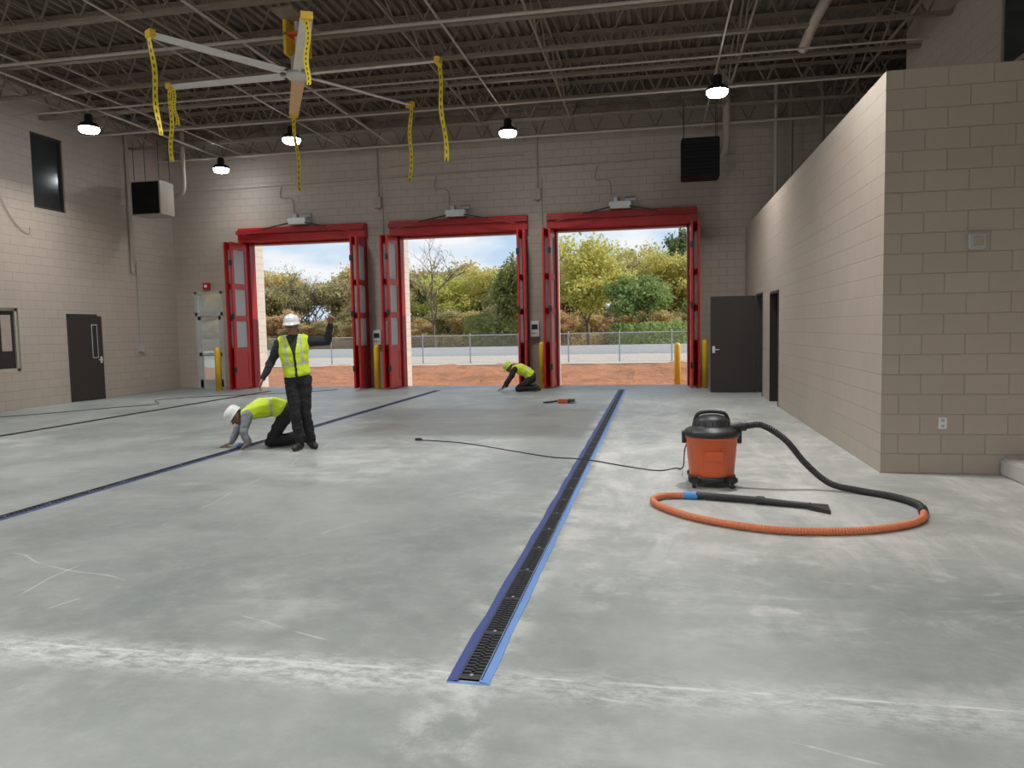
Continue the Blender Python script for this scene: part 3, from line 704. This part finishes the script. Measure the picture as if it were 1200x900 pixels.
    vv,ff=hullmesh([[p for q in parts for p in q] for parts in ([ico(pel+(wa-pel)*.35,(.165+e,.125+e,.06),Rp),ico(wa,(.155+e,.118+e,.08),Rw)],[ico(wa,(.155+e,.118+e,.08),Rw),ico(ch,(.175+e,.125+e,.12),Rc)],
                  [ico(ch,(.177+e,.127+e,.12),Rc),ico(sl*.72+nk*.28,.066+e),ico(sr*.72+nk*.28,.066+e),ico(nk-(nk-ch).normalized()*.06,.06+e)])])
    me=remesh(vv,ff,.008,3); me.name='safety_vest'; me.materials.clear()
    for k in ['hiviz','refl',shirt]: me.materials.append(M[k])
    n=len(me.polygons); C=np.zeros(n*3); me.polygons.foreach_get('center',C); C=C.reshape(-1,3)
    A=np.array(nk-pel); Lk=np.linalg.norm(A); A=A/Lk; h=(C-np.array(pel))@A/Lk; sv=np.array(Rc.col[0]); fv=-np.array(Rc.col[1])
    xs=(C-np.array(ch))@sv; yf=(C-np.array(ch))@fv
    idx=np.zeros(n,int)
    idx[(np.abs(h-.36)<.028)]=1; idx[(np.abs(np.abs(xs)-.10)<.015)&(h>.36)]=1
    idx[(np.abs(xs)<.016+.14*np.clip(h-.62,0,1))&(yf>.02)]=2
    me.polygons.foreach_set('material_index',idx.astype(np.int32)); me.polygons.foreach_set('use_smooth',[True]*n)
    folds(me,.009)
    ob=bpy.data.objects.new('safety_vest',me); COL.objects.link(ob); ob.parent=E
    w=MB(); c=hd+up*.045-fw*.008; n=32; vs=[]; pr=[(1.22,-.008),(1.20,.0),(1.02,.004),(1.0,.03),(.95,.062),(.82,.088),(.6,.107),(.3,.118),(.02,.122)]
    for r,z in pr:
        for t in range(n):
            a=t*2*math.pi/n; x=math.cos(a)*.101*r; y=math.sin(a)*.124*r
            if r>1.1: y=math.sin(a)*.124*(1.08 if math.sin(a)<0 else 1.36); x=math.cos(a)*.101*1.1
            zz=z+(.006 if abs(math.cos(a))<.13 and .2<r<.99 else 0)
            if r>1.1 and math.sin(a)>0: zz-=.012*math.sin(a)
            vs.append(c+RH@V((x,y,zz)))
    w.add(vs,[(i*n+t,i*n+(t+1)%n,(i+1)*n+(t+1)%n,(i+1)*n+t) for i in range(len(pr)-1) for t in range(n)],hat,True)
    w.obj('hard_hat',E)
    return E
J=dict(pelvis=(-.04,0,.97),waist=(-.06,.0,1.12),chest=(-.08,-.01,1.30),neck=(-.09,-.01,1.50),
 shL=(-.26,0,1.43),shR=(.10,0,1.45),hipL=(-.12,0,.93),hipR=(.04,0,.93),
 head=(-.095,-.04,1.65),face=(-.25,-1,-.08),headup=(-.03,-.08,1),
 elL=(-.38,.03,1.18),wrL=(-.49,-.07,.97),hdL=(-.35,-.3,-.9),pnL=(1,-.2,-.2),thL=(0,-1,0),curlL=.35,
 elR=(.36,-.02,1.44),wrR=(.40,-.08,1.68),hdR=(.25,-.3,.85),pnR=(-.3,-1,-.2),thR=(-1,0,.3),curlR=1.25,thumbupR=True,
 knL=(-.10,-.05,.50),anL=(-.05,.02,.09),toeL=(-.12,-.15,.036),
 knR=(.04,.02,.50),anR=(.10,.12,.09),toeR=(.15,-.04,.036),calf=(0,.015,0))
person('construction_worker',(-4.66,9.32,0),math.radians(26.6),J,'navy','hatw')
def kneel():
    return dict(pelvis=(.13,0,.49),waist=(-.01,0,.55),chest=(-.19,0,.54),neck=(-.38,0,.50),
 shL=(-.36,-.18,.47),shR=(-.36,.18,.47),hipL=(.15,-.09,.45),hipR=(.15,.09,.45),
 head=(-.51,0,.43),face=(-.60,0,-.80),headup=(-.80,0,.60),
 elL=(-.42,-.22,.23),wrL=(-.36,-.20,.08),hdL=(-.75,0,-.45),pnL=(-.3,0,-1),thL=(0,1,0),curlL=.3,
 elR=(-.50,.20,.26),wrR=(-.60,.16,.055),hdR=(-.9,0,-.25),pnR=(0,0,-1),thR=(0,-1,0),curlR=.12,
 knL=(-.08,-.12,.076),anL=(.33,-.12,.08),toeL=(.44,-.12,.05),soleL=(.75,0,.65),
 knR=(-.05,.13,.076),anR=(.35,.13,.08),toeR=(.46,.13,.05),soleR=(.75,0,.65),calf=(0,0,0))
def crouch():
    K=kneel(); K.update(pelvis=(.20,0,.36),waist=(.08,0,.48),chest=(-.08,0,.56),neck=(-.25,0,.62),shL=(-.22,-.18,.57),shR=(-.22,.18,.57),hipL=(.20,-.10,.32),hipR=(.20,.10,.32),
      head=(-.37,0,.59),face=(-.70,0,-.70),headup=(-.70,0,.70),elL=(-.34,-.22,.34),wrL=(-.46,-.18,.14),elR=(-.36,.22,.34),wrR=(-.54,.16,.07),hdL=(-.7,0,-.5),hdR=(-.8,0,-.25),knL=(-.16,-.14,.078),knR=(-.14,.15,.078),anL=(.26,-.13,.08),anR=(.27,.14,.08),toeL=(.38,-.13,.05),toeR=(.39,.14,.05)); return K
person('construction_worker',(-5.22,9.62,0),math.radians(28),kneel(),'greycloth','hatw')
person('construction_worker',(-3.26,18.6,0),math.radians(10),crouch(),'navy','haty')
w=MB(); w.lathe((-5.66,9.42,.01),[(.035,0),(.055,0),(.055,.045),(.035,.045),(.035,0)],'blue_lit',24); w.obj('tape_roll')

# ------------------------------------------------------------------ outside
w=MB(); nx,ny=260,70; vs=[]
for j in range(ny+1):
    for i in range(nx+1):
        x=-45+65*i/nx; y=YB+.36+16.5*(j/ny); a=min(1,max(0,(y-21.5)/3))
        q=noise.fractal(V((x*.45,y*.7,0)),1.0,2.0,6); q2=noise.noise(V((x*2.2,y*2.2,5)))
        mound=.30*math.exp(-((x-.6)/2.6)**2-((y-29)/1.6)**2)+.15*math.exp(-((x+7)/4)**2-((y-28)/1.5)**2)+.12*math.exp(-((x+4.5)/1.5)**2-((y-26)/1.0)**2)
        vs.append((x,y,-.10+a*(.13*q+.10*max(0,q2)+mound)-.12*a))
w.add(vs,[(j*(nx+1)+i,j*(nx+1)+i+1,(j+1)*(nx+1)+i+1,(j+1)*(nx+1)+i) for j in range(ny) for i in range(nx)],'dirt')
w.obj('red_clay_ground')
w=MB(); w.box(-90,60,36.5,52,-.5,-.16,'gravel'); w.obj('gravel_lot')
w=MB(); w.box(-140,110,52,220,-.5,-.15,'grass'); w.obj('grass_field')
w=MB(); w.box(-200,200,-60,YF-.31,-.6,-.15,'gravel'); w.obj('front_apron')
w=MB(); w.box(-60,40,50,50.4,-.16,.42,'white'); w.obj('concrete_barrier')
w=MB(); y=38.5; zb,zt=-.16,1.3
for i in range(26):
    x=-46+i*2.6; w.cyl((x,y,zb),(x,y,zt+.05),.035,'fence',n=8); w.ell((x,y,zt+.07),(.04,.04,.04),'fence',sub=1)
w.cyl((-46,y,zt),(19,y,zt),.025,'fence',n=8)
xx=-46
while xx<18:
    for s in (0,1):
        w.beam((xx+(1.5 if s else 0),y+.01*s,zb),(xx+(0 if s else 1.5),y+.01*s,zt),.008,.008,'fence')
    xx+=.14
w.obj('chain_link_fence')
w=MB()
for c in DC:
    for s in (-1,1):
        x0,x1=sorted((c+s*HW,c+s*(HW+.35))); w.box(x0,x1,YB+.351,YB+.85,-.1,4.6,'brick')
w.obj('exterior_piers')
def leafmat(name,c1,c2):
    m,nt,N,L,B=newmat(name)
    oi=N.new('ShaderNodeObjectInfo'); geo=N.new('ShaderNodeNewGeometry')
    mx=N.new('ShaderNodeMix'); mx.data_type='RGBA'; mx.inputs[6].default_value=c1+(1,); mx.inputs[7].default_value=c2+(1,)
    L.new(geo.outputs['Random Per Island'],mx.inputs[0])
    hs=N.new('ShaderNodeHueSaturation'); L.new(mx.outputs[2],hs.inputs['Color']); hs.inputs['Saturation'].default_value=.88
    mr=N.new('ShaderNodeMapRange'); mr.inputs[3].default_value=.475; mr.inputs[4].default_value=.52; L.new(oi.outputs['Random'],mr.inputs[0]); L.new(mr.outputs[0],hs.inputs['Hue'])
    L.new(hs.outputs[0],B.inputs['Base Color']); B.inputs['Roughness'].default_value=.7
    tr=N.new('ShaderNodeBsdfTranslucent'); L.new(hs.outputs[0],tr.inputs[0]); ms=N.new('ShaderNodeMixShader'); ms.inputs[0].default_value=.5
    L.new(B.outputs[0],ms.inputs[1]); L.new(tr.outputs[0],ms.inputs[2]); L.new(ms.outputs[0],N['Material Output'].inputs[0]); return m
M['lfg']=leafmat('leaves_green',(0.18,0.24,0.05),(0.38,0.40,0.11))
M['lfy']=leafmat('leaves_yellow_green',(0.50,0.47,0.07),(0.85,0.73,0.17))
M['lfo']=leafmat('leaves_autumn',(0.58,0.40,0.14),(0.80,0.62,0.28))
M['lfd']=leafmat('leaves_woodland',(0.36,0.35,0.13),(0.64,0.57,0.23))
M['lfb']=leafmat('leaves_bush',(0.19,0.30,0.06),(0.40,0.48,0.13))
M['lfe']=leafmat('leaves_evergreen',(0.14,0.19,0.07),(0.28,0.32,0.12))
def treemesh(name,Hh,crown,lm,nl,seed,base=.25,ls=.2):
    rnd=random.Random(seed); w=MB(); tips=[]
    def br(p,d,L_,r,lv):
        pts=[p];q=p.copy();dd=d.copy()
        for i in range(4):
            dd=(dd+V((rnd.uniform(-.18,.18),rnd.uniform(-.18,.18),rnd.uniform(-.05,.12)))).normalized(); q=q+dd*L_/4; pts.append(q.copy())
        w.tube(pts,[r,r*.85,r*.7,r*.55,r*.42],'bark',5)
        if lv>=2: tips.extend(pts[1:])
        if lv<4:
            for i in range(4 if lv<3 else 3):
                a=rnd.uniform(0,6.28); e=rnd.uniform(.5,1.0); s=V((math.cos(a),math.sin(a),0)); nd=(dd*.7+s*e).normalized()
                br(pts[rnd.choice((2,3,4))],nd,L_*rnd.uniform(.55,.75),r*.5,lv+1)
    br(V((0,0,0)),V((0,0,1)),Hh*.42,Hh*.020,0)
    mxz=max(t.z for t in tips); mxr=max(math.hypot(t.x,t.y) for t in tips); sx=crown/mxr; sz=Hh/mxz
    w.v=[(x*sx,y*sx,z*sz) for x,y,z in w.v]; tips=[V((t.x*sx,t.y*sx,t.z*sz)) for t in tips]
    vs=[];fs=[]
    for i in range(nl):
        t=rnd.choice(tips); p=t+V((rnd.gauss(0,.3),rnd.gauss(0,.3),rnd.gauss(0,.25)))*crown*.28
        if p.z<Hh*base: p.z=Hh*base+rnd.random()*Hh*.2
        if base<.1 and rnd.random()<.25:
            a=rnd.random()*6.28; q=math.sqrt(rnd.random())*crown*.9; p=V((q*math.cos(a),q*math.sin(a),rnd.random()*Hh*.38))
        a=V((rnd.gauss(0,1),rnd.gauss(0,1),rnd.gauss(0,1))).normalized(); b=a.orthogonal().normalized(); b.rotate(Matrix.Rotation(rnd.random()*6.28,3,a)); c=a.cross(b); s=ls*rnd.uniform(.6,1.3)
        o=len(vs); vs+=[p-b*s,p-c*s*.5,p+b*s,p+c*s*.5]; fs.append((o,o+1,o+2,o+3))
    if nl: w.add(vs,fs,lm)
    return w.obj(name)
def inst(src,name,loc,rz,s,par=None):
    o=bpy.data.objects.new(name,src.data); COL.objects.link(o); o.location=loc; o.rotation_euler=(0,0,rz); o.scale=s
    if par: o.parent=par
    return o
ty=treemesh('yellow_green_tree',8.8,4.6,'lfy',11000,3,.10,.17); ty.location=(-5.3,61.5,-.15)
tb=treemesh('green_bush_tree',5.4,3.4,'lfb',11000,5,.02,.16); tb.location=(-.5,56.2,-.15)
tg=treemesh('green_tree',7.6,3.2,'lfg',10000,8,.05,.17); tg.location=(-12.6,60,-.15)
bare=treemesh('bare_tree',10.0,3.6,'lfo',120,11,.3,.12); bare.location=(-18.6,62,-.15)
Wd=empty('woodland',(0,0,-.15))
to=treemesh('autumn_tree',9,4.0,'lfo',8500,13,.02,.20); to.location=(-33,80,0); to.parent=Wd
td=treemesh('olive_tree',9,3.8,'lfd',8500,17,.02,.20); td.location=(-24,84,0); td.parent=Wd
te=treemesh('evergreen_tree',9,3.0,'lfe',8000,19,.02,.20); te.location=(2.6,80,0); te.scale=(1.1,1.1,1.25); te.parent=Wd
rn=random.Random(4)
inst(ty,'yellow_tree',(3.6,74,0),1.2,(1.0,1.0,1.0),Wd); inst(tb,'bush',(4.6,62,0),2,(.8,.8,.75),Wd); inst(ty,'yellow_tree',(-9.3,74,0),2.2,(1,1,.95),Wd)
inst(bare,'bare_tree',(-27,66,0),1,(.8,.8,.85),Wd); inst(te,'evergreen_tree',(7,84,0),1,(1.2,1.2,1.2),Wd); inst(ty,'yellow_tree',(-3,88,0),3,(1.1,1.1,1.25),Wd)
x=-46
while x<10:
    s=rn.choice((to,td,to,td)); k=rn.uniform(.38,.6); inst(s,'undergrowth',(x,rn.uniform(66,70),0),rn.uniform(0,6),(k*1.2,k*1.2,k*.8),Wd); x+=2.2
src=[to,td,td,to,td,td,bare,ty,to,ty]
for row,(yy,st) in enumerate(((76,3.4),(86,3.8),(98,4.1))):
    x=-60.0-row*6
    while x<16+row*4:
        s=rn.choice(src); k=rn.uniform(.80,1.0)+.08*row
        inst(s,'tree',(x+rn.uniform(-1,1),yy+rn.uniform(-3,3),0),rn.uniform(0,6),(k*1.2,k*1.2,k),Wd); x+=st*rn.uniform(.8,1.15)

# ------------------------------------------------------------------ sky + sun
wd=bpy.data.worlds.new('sky'); SC.world=wd; wd.use_nodes=True; N=wd.node_tree.nodes; L=wd.node_tree.links
bg=N['Background']; tc=N.new('ShaderNodeTexCoord'); sp=N.new('ShaderNodeSeparateXYZ'); L.new(tc.outputs['Generated'],sp.inputs[0])
cr=N.new('ShaderNodeValToRGB'); L.new(sp.outputs[2],cr.inputs[0]); cr.color_ramp.elements[0].position=0; cr.color_ramp.elements[0].color=(.68,.78,.86,1); cr.color_ramp.elements[1].position=.5; cr.color_ramp.elements[1].color=(.28,.48,.78,1)
e=cr.color_ramp.elements.new(.12); e.color=(.47,.65,.85,1)
mp=N.new('ShaderNodeMapping'); mp.inputs['Scale'].default_value=(1,1,3.0); mp.inputs['Location'].default_value=(.3,.1,.2); L.new(tc.outputs['Generated'],mp.inputs[0])
nz=N.new('ShaderNodeTexNoise'); nz.inputs['Scale'].default_value=6; nz.inputs['Detail'].default_value=8; L.new(mp.outputs[0],nz.inputs['Vector'])
mr=N.new('ShaderNodeMapRange'); mr.inputs[1].default_value=.44; mr.inputs[2].default_value=.62; L.new(nz.outputs['Fac'],mr.inputs[0])
mx=N.new('ShaderNodeMix'); mx.data_type='RGBA'; L.new(mr.outputs[0],mx.inputs[0]); L.new(cr.outputs[0],mx.inputs[6]); mx.inputs[7].default_value=(.88,.90,.92,1)
L.new(mx.outputs[2],bg.inputs[0]); bg.inputs[1].default_value=1.05
sun=bpy.data.lights.new('sun','SUN'); sun.energy=3.6; sun.angle=.01; sun.color=(1,.93,.82); so=bpy.data.objects.new('sun',sun); COL.objects.link(so)
so.rotation_euler=V((.80,.10,.60)).to_track_quat('Z','Y').to_euler(); so.location=(30,10,30)

# ------------------------------------------------------------------ camera
psi=math.radians(10.87); th=math.radians(4.13); rho=0.02
Fw=V((-math.sin(psi)*math.cos(th),math.cos(psi)*math.cos(th),-math.sin(th))); R0=V((math.cos(psi),math.sin(psi),0)); U0=R0.cross(Fw)
Rr=R0*math.cos(rho)-U0*math.sin(rho); Uu=R0*math.sin(rho)+U0*math.cos(rho)
cam=bpy.data.cameras.new('camera'); co=bpy.data.objects.new('camera',cam); COL.objects.link(co)
co.matrix_world=Matrix.Translation((0,0,1.55))@Matrix((Rr,Uu,-Fw)).transposed().to_4x4()
cam.sensor_width=36; cam.lens=26.4; cam.clip_start=.05; cam.clip_end=500
SC.camera=co
SC.view_settings.view_transform='Standard'
